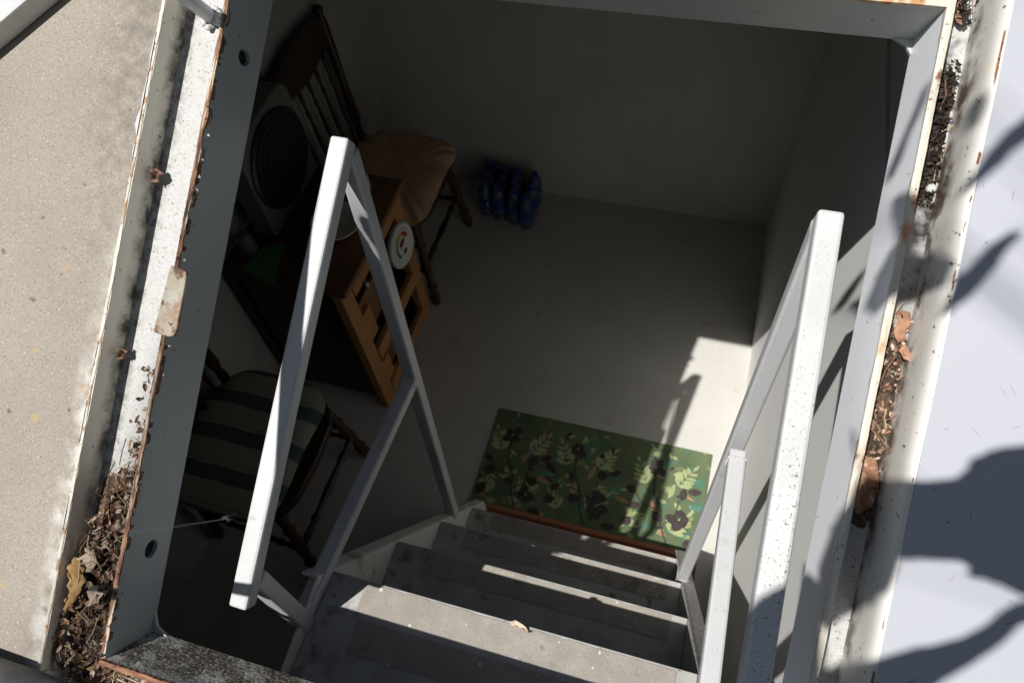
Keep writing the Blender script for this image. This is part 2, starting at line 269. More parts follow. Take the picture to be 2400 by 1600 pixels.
# ------------------------------------------------------------------ the setting: ground, slab, the room below
g = MB()
B = 120
for (x0, y0, x1, y1) in ((-B, -B, B, -.30), (-B, 2.42, B, B), (-B, -.30, -1.50, 2.42), (.62, -.30, B, 2.42)):
    g.add([(x0, y0, 1.38), (x1, y0, 1.38), (x1, y1, 1.38), (x0, y1, 1.38)], [(0, 1, 2, 3)])
struct('ground', g, 'soil')
s = MB()
s.box((-1.62, -.499, -.10), (-.6345, 1.0, -.003))
struct('concrete_slab', s, 'concrete', hatch=True)
s = MB()
s.box((-.634, .445, -.10), (.72, 1.0, -.005)); s.box((-1.62, -.66, -.11), (.72, -.535, -.050)); s.box((-1.62, -.536, -.112), (-.6345, -.4985, -.012)); s.box((.226, -.535, -.10), (.72, .445, -.046))
struct('concrete_roof', s, 'concrete', hatch=True)
s = MB(); s.box((-1.56, 1.10, 2.12), (.66, 2.40, 2.24)); struct('ceiling', s, 'wall')
f = MB(); f.box((-1.45, -.2, -.1), (.40, 2.32, 0)); struct('floor', f, 'floor')
prof = [(-.16, -.05), (2.30, -.05), (2.30, 2.13), (1.18, 2.13), (-.16, 1.265)]
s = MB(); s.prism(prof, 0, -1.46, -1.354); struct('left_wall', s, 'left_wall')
s = MB()
s.prism([(-.16, -.05), (2.30, -.05), (2.30, 1.404), (-.16, 1.404 - .145)], 0, .297, .42) if False else None
s.prism([(-.16, -.05), (2.30, -.05), (2.30, 1.405), (.06, 1.405), (-.16, 1.265)], 0, .297, .42)
s.prism([(.10, 1.413), (2.30, 1.413), (2.30, 2.13), (1.18, 2.13)], 0, .301, .42)
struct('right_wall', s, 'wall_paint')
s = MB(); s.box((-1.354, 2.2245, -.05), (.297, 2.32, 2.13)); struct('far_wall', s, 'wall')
s = MB(); s.box((-1.354, -.16, -.05), (.297, -.075, 1.33)); struct('near_wall', s, 'wall')

# ------------------------------------------------------------------ the hatch frame (local axes: x across, y up the slope, z off the slope)
HF = thing('hatch_frame', 'white steel hatch frame with a rusty rim and gutter around the opening', 'hatch frame', hatch=True)

def holed_side(xs, holes, name, mats):
    """left inner plate with two round holes; xs(m) gives the face position"""
    mb = MB(); s0, s1, m0, m1 = -.4595, .368, -.074, 0.0; T = -.006
    def P(s_, m_, d=0): return (xs(m_) + d, s_, m_)
    holes = sorted(holes); caps = []; cuts = [s0]
    for (hs, hm, hr) in holes: cuts += [hs - .03, hs + .03]
    cuts.append(s1)
    for i in range(0, len(cuts), 2):
        for dd in (0, T):
            mb.add([P(cuts[i], m0, dd), P(cuts[i + 1], m0, dd), P(cuts[i + 1], m1, dd), P(cuts[i], m1, dd)], [(0, 1, 2, 3)])
    N_ = 24
    for (hs, hm, hr) in holes:
        ring = []; outer = []
        for k in range(N_):
            a = 2 * math.pi * k / N_; ca, sa = math.cos(a), math.sin(a)
            ring.append((hs + hr[0] * ca, hm + hr[1] * sa))
            t = min(.03 / abs(ca) if abs(ca) > 1e-6 else 9, ((m1 - hm) if sa > 0 else (hm - m0)) / abs(sa) if abs(sa) > 1e-6 else 9)
            outer.append((hs + t * ca, hm + t * sa))
        cor = [(hs + .03, m1), (hs - .03, m1), (hs - .03, m0), (hs + .03, m0)]
        for dd in (0, T):
            vs = [P(a, b, dd) for a, b in ring] + [P(a, b, dd) for a, b in outer] + [P(a, b, dd) for a, b in cor]
            fs = [(k, N_ + k, N_ + (k + 1) % N_, (k + 1) % N_) for k in range(N_)]
            for ci, (cx, cm) in enumerate(cor):
                for k in range(N_):
                    a, b = outer[k], outer[(k + 1) % N_]
                    if (abs(a[0] - cx) < 1e-6 and abs(b[1] - cm) < 1e-6) or (abs(a[1] - cm) < 1e-6 and abs(b[0] - cx) < 1e-6):
                        if abs(a[0] - b[0]) > 1e-6 and abs(a[1] - b[1]) > 1e-6: fs.append((N_ + k, 2 * N_ + ci, N_ + (k + 1) % N_))
            mb.add(vs, fs)
        vs = [P(a, b, 0) for a, b in ring] + [P(a, b, T * .9) for a, b in ring]
        mb.add(vs, [(k, (k + 1) % N_, N_ + (k + 1) % N_, N_ + k) for k in range(N_)])
        caps.append([P(a, b, T * .9) for a, b in ring])
    o = mb.build(name, mats, HF)
    for vs in caps:
        cb = MB(); cb.add(vs, [tuple(range(N_))]); cb.build('hole_shade_cap', 'mottled_black', o)  # cap painted black to stand for the shade down the hole
    return o

xl = lambda m: -.551 + (-.547 + .551) * (m / -.074)
holed_side(xl, [(.256, -.042, (.0095, .0105)), (-.340, -.042, (.0115, .0100))], 'inner_plate', 'coaming_paint')
pl = MB()       # right plate
pl.add([(.186, -.4595, 0), (.186, .368, 0), (.179, .368, -.074), (.179, -.4595, -.074), (.1925, -.4595, 0), (.1925, .368, 0), (.1855, .368, -.074), (.1855, -.4595, -.074)],
       [(0, 1, 2, 3), (7, 6, 5, 4), (3, 2, 6, 7), (0, 3, 7, 4), (1, 5, 6, 2)])
tag(pl.build('inner_plate', 'plate_paint', HF), 'sunlit bluish white plate on the right')
pl = MB(); pl.box((-.5555, .368, -.074), (.190, .375, .0005)); pl.build('inner_plate', 'coaming_paint', HF)
pl = MB(); pl.add([(-.551, -.4590, -.001), (.186, -.4590, -.001), (.186, -.4545, -.074), (-.551, -.4515, -.074), (-.551, -.466, -.001), (.186, -.466, -.001), (.186, -.461, -.074), (-.551, -.459, -.074)],
                  [(0, 1, 2, 3), (7, 6, 5, 4), (3, 2, 6, 7)])
tag(pl.build('inner_plate', 'coaming_grime', HF), 'near plate blackened with gritty grime')
# fillet in the near left corner, and at the far right corner
fl = MB(); fl.prism([(-.5475, -.4512), (-.5475, -.428), (-.541, -.444), (-.524, -.4516)], 2, -.0745, -.070); fl.build('corner_gusset', 'coaming_paint', HF)
fl = MB(); fl.prism([(.1792, .3675), (.1792, .352), (.172, .3615), (.160, .3675)], 2, -.0745, -.070)
fl.build('corner_gusset', 'coaming_paint', HF)

def rough_edge(name, m, p0, p1, wdir, wid, hgt, n=150, jit=.0012, gap=None):
    """a ragged strip of plate edge from p0 to p1"""
    mb = MB(); p0 = Vector(p0); p1 = Vector(p1); wdir = Vector(wdir); rings = []
    a1 = a2 = 0
    for i in range(n + 1):
        t = i / n; c = p0.lerp(p1, t)
        a1 = a1 * .7 + random.uniform(-1, 1) * jit; a2 = a2 * .7 + random.uniform(-1, 1) * jit
        h1 = random.uniform(-1, 1) * jit * .5
        rings.append([c + wdir * a1 + Vector((0, 0, -hgt)), c + wdir * a1 * .6 + Vector((0, 0, h1)), c + wdir * (wid * .5) + Vector((0, 0, .0008 + h1)), c + wdir * (wid + a2) + Vector((0, 0, h1 * .5)), c + wdir * (wid + a2 * 1.3) + Vector((0, 0, -hgt))])
    vs = [v for r in rings for v in r]; fs = []
    for i in range(n):
        for k in range(4): fs.append((i * 5 + k, i * 5 + k + 1, (i + 1) * 5 + k + 1, (i + 1) * 5 + k))
    mb.add(vs, fs); return mb.build(name, m, HF)
tag(rough_edge('rim_edge', 'rust', (-.5565, -.452, .0012), (-.5560, .40, .0012), (1, 0, 0), .0054, .007, n=260, jit=.0006), 'flaking rust brown edge along the left rim')
tag(rough_edge('rim_edge', 'rim_cream', (.1856, -.47, .001), (.1856, .40, .001), (1, 0, 0), .0068, .012, jit=.0002), 'cream edge with rust spots along the right rim')
tag(rough_edge('rim_edge', 'rust_near', (-.557, -.4665, .0012), (.186, -.4665, .0012), (0, 1, 0), .0058, .006, n=260, jit=.0006), 'rusty edge of the near rim')
tag(rough_edge('rim_edge', 'rim_cream', (-.55, .3675, .001), (.186, .3675, .001), (0, 1, 0), .0066, .006, jit=.0002))
# paint flakes curling off the left rim
fk = MB()
for i in range(26):
    s_ = random.choice([random.gauss(.09, .05), random.gauss(-.02, .02), random.uniform(-.4, .36)]); l_ = random.uniform(.0012, .004); x_ = -.5497 + random.uniform(-.001, .001)
    z_ = random.uniform(-.007, .001)
    fk.add([(x_, s_, z_), (x_, s_ + l_, z_ - .001), (x_ + .0022, s_ + l_ * .8, z_ + random.uniform(-.002, .003)), (x_ + .0025, s_ + l_ * .1, z_ - .002)], [(0, 1, 2, 3)], random.choice((0, 0, 0, 1)))
o = fk.build('paint_flake', ['edge_cream', 'rust'], HF, solid=.0004); o['kind'] = 'stuff'
# rusty latch tab on the left rim
tb = MB()
pts = [(-.5635, -.080), (-.542, -.0815), (-.537, -.079), (-.5345, -.074), (-.5345, -.012), (-.5365, -.006), (-.541, -.004), (-.5575, -.002)]
tb.prism(pts, 2, .0015, .0065)
tag(tb.build('latch_tab', 'tab_rust', HF, bevel=.0012), 'rounded latch tab with peeling cream paint and orange rust')
# gutter tray
gt = MB()
gt.box((-.634, -.532, -.0425), (-.5572, .445, -.0395)); gt.box((.1928, -.532, -.0425), (.2225, .445, -.0395))
gt.box((-.5572, .3752, -.0425), (.1928, .445, -.0395)); gt.box((-.5572, -.532, -.0425), (.1928, -.4662, -.0395))
gt.build('gutter_tray', 'gutter_paint', HF)
of = MB(); of.box((-.6375, -.498, -.0395), (-.6342, .445, -.0022)); of.build('outer_flange', 'flange_paint', HF)
rough_edge('flange_edge', 'edge_cream', (-.6382, -.498, -.0012), (-.6382, .445, -.0012), (1, 0, 0), .0034, .002, jit=.0005)
of = MB(); of.box((-.634, .4452, -.0395), (.2225, .4485, -.0022)); of.build('outer_flange', 'flange_paint', HF)
# welded stay rod at the far left of the gutter
rd = MB(); rd.rod((-.599, .298, -.040), (-.599, .298, .17), .0088, .0078, 14)
rd.build('stay_rod', 'white_paint', HF)
wb = MB()
for k in range(26):
    a = random.uniform(0, 6.28); q = random.uniform(.006, .014); c = Vector((-.5975 + q * math.cos(a) * .9, .297 + q * math.sin(a), -.036 + random.uniform(-.003, .005)))
    wb.lathe([(.001, -.003), (.0035, -.0015), (.0045, .0005), (.003, .0025), (.001, .0035)], c, (random.uniform(-.5, .5), random.uniform(-.5, .5), 1), 7)
wb.build('weld_bead', 'white_paint_dirty', HF, smooth=True)
for (s_, l_, w_) in ((.155, .034, .0075), (.185, .05, .004), (.235, .05, .0035), (.12, .02, .003), (-.12, .03, .0035), (-.20, .05, .003), (-.31, .04, .004)):
    n_ = 9; ck = MB()
    vs = []
    for i in range(n_):
        t = i / (n_ - 1); ww = w_ * math.sin(math.pi * (t * .9 + .05)) * random.uniform(.6, 1.1)
        vs += [(-.6384 - ww, s_ + (t - .5) * l_, -.0025), (-.6384 - ww * .6, s_ + (t - .5) * l_, -.0005), (-.6378, s_ + (t - .5) * l_, .0004)]
    ck.add(vs, [(i * 3 + k, i * 3 + k + 1, i * 3 + k + 4, i * 3 + k + 3) for i in range(n_ - 1) for k in range(2)])
    ck.build('caulk_smear', 'white_paint', HF)

# ------------------------------------------------------------------ steel hatch door on the right
HD = thing('hatch_door', 'smooth bluish white steel hatch door to the right of the rusty gutter', 'hatch door', hatch=True)
ed = MB(); prof = [(.2195, -.0392), (.2202, -.024), (.2209, -.006), (.2217, .008), (.2229, .0165), (.2247, .0220), (.2274, .0250), (.2312, .0258)]
n_ = 60
vs = []; fs = []
for i in range(n_ + 1):
    s_ = -.75 + 1.6 * i / n_
    for (x_, z_) in prof: vs.append((x_ + .0004 * math.sin(s_ * 23), s_, z_))
for i in range(n_):
    for k in range(len(prof) - 1): a = i * len(prof) + k; fs.append((a, a + 1, a + 1 + len(prof), a + len(prof)))
ed.add(vs, fs); ed.build('folded_edge', 'door_edge', HD, smooth=True)
pn = MB(); pn.box((.2312, -.75, .0200), (1.25, .85, .0258)); pn.build('door_panel', 'door_paint', HD)
for (n_sc, nm, mt, l0, l1, w_) in ((34, 'scratch', 'scuff', .004, .018, .0005),):
    sc = MB()
    for i in range(n_sc):
        x_ = random.uniform(.236, .38); s_ = random.uniform(-.24, .34); a_ = random.gauss(1.4, .7); l_ = random.uniform(l0, l1)
        d2 = Vector((math.cos(a_), math.sin(a_), 0)); n2 = Vector((-d2.y, d2.x, 0)) * w_ * random.uniform(.3, 1); c0 = Vector((x_, s_, .0260)); bend = n2.normalized() * random.uniform(-.1, .1) * l_
        sc.add([c0, c0 + d2 * l_ * .5 + n2 + bend, c0 + d2 * l_, c0 + d2 * l_ * .5 - n2 + bend], [(0, 1, 2, 3)])
    o = sc.build(nm, mt, HD); o['kind'] = 'stuff'
rs = MB()
def blot(mb, x, s_, m_, rx, rs_, mi=0, n=9):
    c = [(x, s_, m_ + .0005)]; ring = []
    for k in range(n):
        a = 2 * math.pi * k / n; q = random.uniform(.6, 1.15); ring.append((x + rx * q * math.cos(a), s_ + rs_ * q * math.sin(a), m_))
    mb.add(c + ring, [(0, k + 1, (k + 1) % n + 1) for k in range(n)], mi)
for (s_, l_, w_) in ((.318, .030, .0022), (.226, .010, .0024), (.19, .006, .0012), (.165, .006, .001), (.118, .010, .0022), (.10, .004, .001), (-.243, .012, .0024), (-.19, .006, .0012), (-.06, .004, .0012)):
    for k in range(3): blot(rs, .2285 + random.uniform(-.0005, .0005), s_ + random.uniform(-.5, .5) * l_, .0264, w_ * random.uniform(.35, .7), l_ * random.uniform(.4, .7))
o = rs.build('rust_spot', 'rust_spot', HD); o['kind'] = 'stuff'

# ------------------------------------------------------------------ staircase
ST = thing('staircase', 'steep open steel staircase of four painted treads under the hatch', 'stairs', (-.164, .45, 0))
XL, XR = -.464, .136
for k in range(4):
    y = .227 + .1467 * k; z = 1.135 - .2830 * k; dep = .25 if k == 0 else .215
    t = MB(); t.box((XL + .001, y - dep, z - .006), (XR - .001, y, z)); t.box((XL + .002, y - .004, z - .032), (XR - .002, y - .0005, z - .0055)); t.box((XL + .002, y - dep + .0005, z - .032), (XR - .002, y - dep + .004, z - .0055))
    to = t.build('tread', 'tread', ST, bevel=.0015)
    for (a, b) in ((.050, .003), (.112, .060))[:2 if k == 0 else 1]:
        gs = MB(); x0, x1 = -.395 + random.uniform(-.006, .006), .104
        n2 = 40; top = []; bot = []
        for i in range(n2 + 1):
            u = i / n2; top.append((x0 + (x1 - x0) * u, y - b - random.uniform(0, .0018) * (1 if b < .01 else .3))); bot.append((x0 + (x1 - x0) * u, y - a + random.uniform(-.0004, .0004)))
        gs.prism(top + bot[::-1], 2, z + .0004, z + .0016); gs.build('grip_strip', 'grip', to)
        if k == 0 and a > .1: pass
    if k == 0:
        pass
for sx, xw, xf in ((-1, XL, XL - .030), (1, XR, XR + .030)):
    sg = MB()
    # pitch line along the nosings: plumb cut at the bottom
    A = (.205, 1.178); Bp = (.741, .144)
    x0, x1 = sorted((xw, xw + sx * .005))
    sg.prism([(A[0] - .18, A[1] - .02), (A[0], A[1]), Bp, (Bp[0], 0.001), (Bp[0] - .20, 0.001), (A[0] - .26, A[1] - .05)], 0, x0, x1)
    d_ = Vector((0, Bp[0] - A[0], Bp[1] - A[1])).normalized(); nrm = Vector((0, -d_.z, d_.y))
    x2, x3 = sorted((xw + sx * .0052, xf))
    e = [Vector((0,) + A), Vector((0,) + Bp)]
    q = [(e[0].y, e[0].z), (e[1].y, e[1].z), (e[1].y - nrm.y * .005, e[1].z - nrm.z * .005), (e[0].y - nrm.y * .005, e[0].z - nrm.z * .005)]
    sg.prism(q, 0, x2, x3)
    sg.prism([(Bp[0] - .006, .001), (Bp[0], .001), (Bp[0], Bp[1] - .012), (Bp[0] - .006, Bp[1])], 0, x2, x3)
    sg.build('stringer', 'stringer', ST, bevel=.001, seg=1)

def handrail(label, rail, post, mid, conn, base, xup):
    h = thing('handrail', label, 'handrail', base, 'white tube handrails of the stairs')
    T = .026
    up = Vector((0, -.5, .85))
    def seg(nm, p, q, m='white_paint', t=T):
        b = MB(); b.bar(p, q, t, t, up if nm in ('top_rail',) else (1, 0, 0)); b.build(nm, m, h, bevel=.0038)
    seg('top_rail', *rail, 'white_paint_dirty' if xup else 'white_paint'); seg('post', *post); seg('mid_rail', *mid)
    if conn: seg('brace', *conn)
    for (p, q) in ((mid[0], mid[1]),) + (((conn[1], conn[0]),) if conn else ()) + ((post[1], post[0]),):
        p = Vector(p); d_ = (Vector(q) - p).normalized(); a_ = d_.orthogonal().normalized(); b_ = d_.cross(a_); c_ = p + d_ * (.022 if p.z > 1.6 else .016); wl = MB()
        for k in range(22):
            t = 2 * math.pi * k / 22; e_ = a_ * math.cos(t) + b_ * math.sin(t); e_ = e_ / max(abs(e_.x), abs((e_ - Vector((e_.x, 0, 0))).length), .5) * .0135
            wl.lathe([(.001, -.0014), (.0017, -.0006), (.0019, .0003), (.0011, .0012), (.0003, .0016)], c_ + e_ * random.uniform(.94, 1.03), e_ + d_ * random.uniform(-.01, .01), 6)
        o = wl.build('weld_bead', 'white_paint_dirty', h, smooth=True); o['kind'] = 'stuff'
    return h
handrail('left white tube handrail with a leaning post over the dark furniture', ((-.468, .109, 1.371), (-.458, .640, 1.694)), ((-.4585, .637, 1.675), (-.472, .584, .44)), ((-.464, .607, 1.129), (-.474, .150, 1.151)), ((-.4685, .146, 1.376), (-.474, .139, 1.12)), (-.48, .4, 1.1), False)
handrail('right white tube handrail speckled with dirt beside the sunlit wall', ((.132, .080, 1.565), (.132, .576, 1.751)), ((.132, .573, 1.735), (.138, .5465, .53)), ((.134, .533, 1.265), (.132, .09, 1.295)), ((.132, .11, 1.56), (.136, .105, 1.14)), (.14, .4, 1.1), True)

# ------------------------------------------------------------------ floor mat
MT = thing('doormat', 'green doormat printed with dark flowers and pale leaves at the stair foot', 'doormat', (-.16, .91, 0))
b = MB(); b.box((-.541, .786, .0005), (.214, 1.142, .007)); b.build('mat_field', 'mat_green', MT, bevel=.002)
b = MB(); b.box((-.543, .770, .0005), (.214, .786, .0078)); b.build('border_strip', 'mat_red_lit', MT, bevel=.0015)
b = MB(); b.box((-.543, .690, .0005), (.214, .770, .0065)); b.build('border_strip', 'mat_red_shaded', MT, bevel=.0015)
pr = MB(); ZP = .0072; ZC = [0]
def petal(cx, cy, ln, wd, ang, mi, lvl=0):
    pts = []
    for (t, k) in ((0, .08), (.18, .6), (.42, 1), (.68, .85), (.88, .45), (1, 0)): pts.append((t * ln, k * wd / 2))
    pts += [(t, -k) for t, k in pts[::-1][1:]]
    ZC[0] += 1e-6; ca, sa = math.cos(ang), math.sin(ang); bend = random.uniform(-.25, .25)
    out = []
    for (u, v) in pts:
        v2 = v + bend * u * u / max(ln, .001) * .6; out.append((min(max(cx + u * ca - v2 * sa, -.5395), .2125), min(max(cy + u * sa + v2 * ca, .788), 1.1405), ZP + .0005 * lvl + ZC[0]))
    pr.add(out, [tuple(range(len(out)))], mi)
def stem(pts, wd, mi, lvl=0):
    for i in range(len(pts) - 1):
        ZC[0] += 1e-6
        a = Vector(pts[i] + (ZP + .0005 * lvl + ZC[0],)); c = Vector(pts[i + 1] + (ZP + .0005 * lvl + ZC[0],)); d_ = (c - a).normalized() * wd / 2; n_ = Vector((-d_.y, d_.x, 0))
        pr.add([a + n_, c + n_, c - n_, a - n_], [(0, 1, 2, 3)], mi)
def flower(cx, cy, r, lvl):
    a0 = random.uniform(0, 6)
    for k in range(5): petal(cx + random.uniform(-.004, .004), cy + random.uniform(-.004, .004), r * random.uniform(.7, 1.15), r * random.uniform(.7, .95), a0 + k * 1.256 + random.uniform(-.3, .3), 0, lvl)
    petal(cx - .004, cy, .010, .007, .6, 1, lvl + 1); petal(cx + .002, cy + .003, .009, .004, 2.2, 2, lvl + 1)
def spray(cx, cy, ang, n, mi, ln=.036, lvl=0, sp=.019):
    for k in range(n):
        x = cx + math.cos(ang) * k * sp; y = cy + math.sin(ang) * k * sp; sz = ln * (1 - .55 * k / n)
        for sd in (-1, 1): petal(x, y, sz, sz * .38, ang + sd * .85, mi, lvl)
    petal(cx + math.cos(ang) * n * sp, cy + math.sin(ang) * n * sp, ln * .6, ln * .22, ang, mi, lvl)
for ci, cx in enumerate((-.44, -.205, .065)):
    spray(cx - .05, .985, 2.0, 4, 1, .046, 0); spray(cx + .055, 1.00, 1.0, 4, 1, .048, 0); spray(cx + .05, .84, .9, 4, 1, .05, 0); spray(cx - .045, .83, 2.3, 3, 1, .04, 0)
    for (dx, dy, an) in ((.0, .88, 1.9), (.10, .93, .3), (-.09, .90, 2.8), (.03, .95, 1.2)): petal(cx + dx, dy, .055, .018, an, random.choice((1, 2, 3)), 1)
    for q in range(16): petal(cx + random.uniform(-.11, .12), random.uniform(.80, 1.12), random.uniform(.02, .045), random.uniform(.008, .018), random.uniform(0, 6.3), random.choice((0, 1, 1, 1, 3)), 0)
    for q in range(5): petal(cx + random.uniform(-.10, .11), random.uniform(.80, 1.10), random.uniform(.022, .04), .011, random.uniform(0, 6.3), random.choice((1, 1, 2, 0)), 1)
    stem([(cx + .05, .79), (cx + .02, .85), (cx + .015, .90), (cx - .02, .96), (cx - .025, 1.03)], .005, 0, 2)
    stem([(cx + .02, .85), (cx + .06, .89), (cx + .065, .95)], .004, 0, 2); stem([(cx + .015, .90), (cx - .05, .91), (cx - .075, .94)], .004, 0, 2)
    flower(cx - .026, 1.045, .036, 3); flower(cx + .075, .842 + .02 * ci, .042, 3)
    for (px, py, an) in ((cx + .066, .95, 1.4), (cx + .062, .90, -.2), (cx + .02, .87, 2.7), (cx - .075, .94, 2.5), (cx - .05, .91, 3.6), (cx - .07, .855, 4.0), (cx + .085, .985, .4), (cx + .10, .80, .1)):
        petal(px + random.uniform(-.008, .008), py + random.uniform(-.006, .006), random.uniform(.036, .056), random.uniform(.022, .036), an + random.uniform(-.4, .4), 0, 3)
o = pr.build('leaf_print', ['print_dark', 'print_light', 'print_teal', 'print_coral'], MT); o['kind'] = 'stuff'

# ------------------------------------------------------------------ chairs and cushions
def chair(label, yc, wood, x_front=-.925, wd=.215):
    c = thing('spindle_chair', label, 'chair', (-1.14, yc, 0), 'dark spindle back chairs by the left wall')
    zt = .425
    sm = MB(); n_ = 18; ring = []
    for i in range(n_):
        a = 2 * math.pi * i / n_; ca, sa = math.cos(a), math.sin(a); k = .215
        ring.append((-1.13 + k * math.copysign(abs(ca) ** .55, ca), yc + wd * math.copysign(abs(sa) ** .55, sa)))
    sm.prism(ring, 2, zt - .032, zt); sm.build('seat', wood, c, bevel=.006)
    for sy in (-1, 1):
        l = MB(); l.turned((-.965, yc + sy * .165, zt - .02), (x_front, yc + sy * .215, 0), .019); l.build('leg', 'red_wood' if wood != 'dark_wood' else 'brown_wood', c, smooth=True)
        l = MB(); l.turned((-1.27, yc + sy * .15, zt - .02), (-1.325, yc + sy * .185, 0), .018); l.build('leg', wood, c, smooth=True)
        l = MB(); l.turned((-1.295, yc + sy * .175, zt), (-1.325, yc + sy * .19, .985), .017, beads=((.08, 1), (.15, .7), (.2, 1.2), (.5, .9), (.7, 1.1), (.9, 1.1), (.95, .8), (.985, 1.2))); l.build('back_post', wood, c, smooth=True)
        l = MB(); l.turned((-.94, yc + sy * .195, .17), (-1.30, yc + sy * .17, .17), .011); l.build('stretcher', wood, c, smooth=True)
    l = MB(); l.turned((-.945, yc - .2, .20), (-.945, yc + .2, .20), .012); l.build('stretcher', wood, c, smooth=True)
    cr = MB(); pts = []
    for i in range(13):
        u = i / 12 * 2 - 1; pts.append((yc + u * .195, .955 + .035 * math.cos(u * 1.5) - (.012 if abs(u) > .9 else 0)))
    for i in range(13):
        u = 1 - i / 12 * 2; pts.append((yc + u * .195, .845 - .008 * math.cos(u * 4.7)))
    cr.prism(pts, 0, -1.334, -1.312); cr.build('crest_rail', wood, c, bevel=.003)
    for k in range(5):
        y = yc + (k - 2) * .064
        l = MB(); l.turned((-1.29, y * .97 + yc * .03, zt), (-1.322, y, .85), .0085); l.build('spindle', wood, c, smooth=True)
    return c
chair('dark spindle chair farther from the stairs with a tan ruffled cushion', 1.755, 'dark_wood')
chair('dark spindle chair nearest the stairs with a striped cushion', .640, 'dark_wood', x_front=-.945)

def cushion(name, label, yc, x0, x1, hw, z0, th, m, scal=0):
    mb = MB(); nr, na = 7, 64; vs = []; fs = []
    xc = (x0 + x1) / 2; hx = (x1 - x0) / 2
    for side in (1, -1):
        for i in range(nr + 1):
            r = i / nr
            for k in range(na):
                a = 2 * math.pi * k / na; ca, sa = math.cos(a), math.sin(a)
                e = .5
                ex = hx * math.copysign(abs(ca) ** e, ca); ey = hw * math.copysign(abs(sa) ** e, sa)
                sc = 1 + scal * abs(math.cos(a * 8)) * r ** 4 - (.10 * r * max(0, math.cos(a)) * (1 - abs(sa)) ** 2)
                z = z0 + th / 2 + side * th / 2 * (1 - r ** 5) ** .5 * (1 - .12 * math.exp(-((r - .0) / .35) ** 2)) + (scal * .15 * math.sin(a * 16 + 1) * r ** 3)
                vs.append((xc + ex * r * sc, yc + ey * r * sc + .006 * math.sin(7 * r + k * .4), z))
    half = (nr + 1) * na
    for h in (0, 1):
        for i in range(nr):
            for k in range(na):
                a = h * half + i * na + k; b_ = h * half + i * na + (k + 1) % na
                fs.append((a, b_, b_ + na, a + na))
    mb.add(vs, fs); o = mb.build(name, m, None, smooth=True)
    off = Vector((xc, yc, z0))
    for v in o.data.vertices: v.co -= off
    o.location = off
    return tag(o, label, 'cushion')
cushion('seat_cushion', 'tan ruffled seat cushion on the far dark chair', 1.755, -1.31, -.895, .228, .420, .062, 'cushion_tan', .045)
cushion('seat_cushion', 'cream and teal striped seat cushion on the near dark chair', .640, -1.32, -.93, .225, .425, .050, 'stripe_cloth')

# ------------------------------------------------------------------ wooden shelf stand between the chairs
SH = thing('shelf_stand', 'open wooden shelf stand with orange front rails between the two chairs', 'shelf stand', (-1.14, 1.27, 0))
X0, X1, Y0, Y1, HT = -1.335, -.938, 1.075, 1.475, .695
for (x, y) in ((X1, Y0), (X1, Y1)):
    b = MB(); b.box((x - .030, y - .030, 0), (x + .0, y + .030, HT - .024)); b.build('post', 'orange_wood', SH, bevel=.002)
for (x, y) in ((X0, Y0), (X0, Y1)):
    b = MB(); b.box((x, y - .02, 0), (x + .03, y + .02, HT - .024)); b.build('post', 'dark_wood', SH, bevel=.002)
for z, m in ((.030, 'orange_wood'), (.245, 'orange_wood'), (.605, 'orange_wood')):
    b = MB(); b.box((X1 - .014, Y0 + .0305, z), (X1 + .006, Y1 - .0305, z + .064)); b.build('front_rail', m, SH, bevel=.002)
for k in range(4):
    w_ = (X1 - X0 + .02) / 4
    b = MB(); b.box((X0 + k * w_ + .001, Y0 - .03, HT - .023), (X0 + (k + 1) * w_ - .001, Y1 + .045, HT)); b.build('top_board', 'brown_wood' if k < 3 else 'mid_wood', SH, bevel=.002)
for z in (.06, .28):
    b = MB(); b.box((X0 + .004, Y0 + .003, z), (X1 - .0225, Y1 - .003, z + .014)); b.build('shelf', 'brown_wood', SH, bevel=.001)
b = MB(); b.box((X0 + .03, Y0 - .010, .05), (X1 - .023, Y0 + .002, HT - .024)); b.build('side_panel', 'dark_wood', SH)
b = MB(); b.box((X0 + .03, Y1 - .002, .05), (X1 - .023, Y1 + .010, HT - .024)); b.build('side_panel', 'brown_wood', SH)
b = MB(); b.box((X0 - .008, Y0 + .02, .05), (X0 - .001, Y1 - .02, HT - .03)); b.build('back_panel', 'dark_wood', SH)
for (z0, z1) in ((.10, .24), (.36, .52)):
    b = MB(); b.box((X1 - .030, Y0 + .0310, z0), (X1 - .020, Y0 + .175, z1)); b.build('front_board', 'mid_wood', SH, bevel=.002)
    b = MB(); b.box((X1 - .020, Y0 + .0310, z0 - .006), (X1 - .004, Y0 + .085, z1 - .03)); b.build('front_block', 'orange_wood', SH, bevel=.002)
# box fan on the stand
FN = thing('box_fan', 'grey square box fan with a round black grille on the shelf stand', 'fan', (-1.25, 1.36, HT))
b = MB(); b.prism([(1.205, HT + .001), (1.515, HT + .001), (1.515, HT + .32), (1.485, HT + .35), (1.235, HT + .35), (1.205, HT + .32)], 0, -1.29, -1.215); b.build('housing', 'fan_plastic', FN, bevel=.008)
b = MB(); b.lathe([(.150, 0), (.150, .006), (.140, .010), (.06, .012), (.0, .013)][:-1], (-1.2145, 1.360, HT + .178), (1, 0, 0), 40); b.build('grille', 'black_grille', FN)
for k in range(5):
    b = MB(); rr = .03 + .026 * k; pts = [Vector((-1.2015, 1.36 + rr * math.cos(a * .196), HT + .178 + rr * math.sin(a * .196))) for a in range(33)]
    b.path(pts, .0016, 4); b.build('grille_ring', 'black_grille', FN)
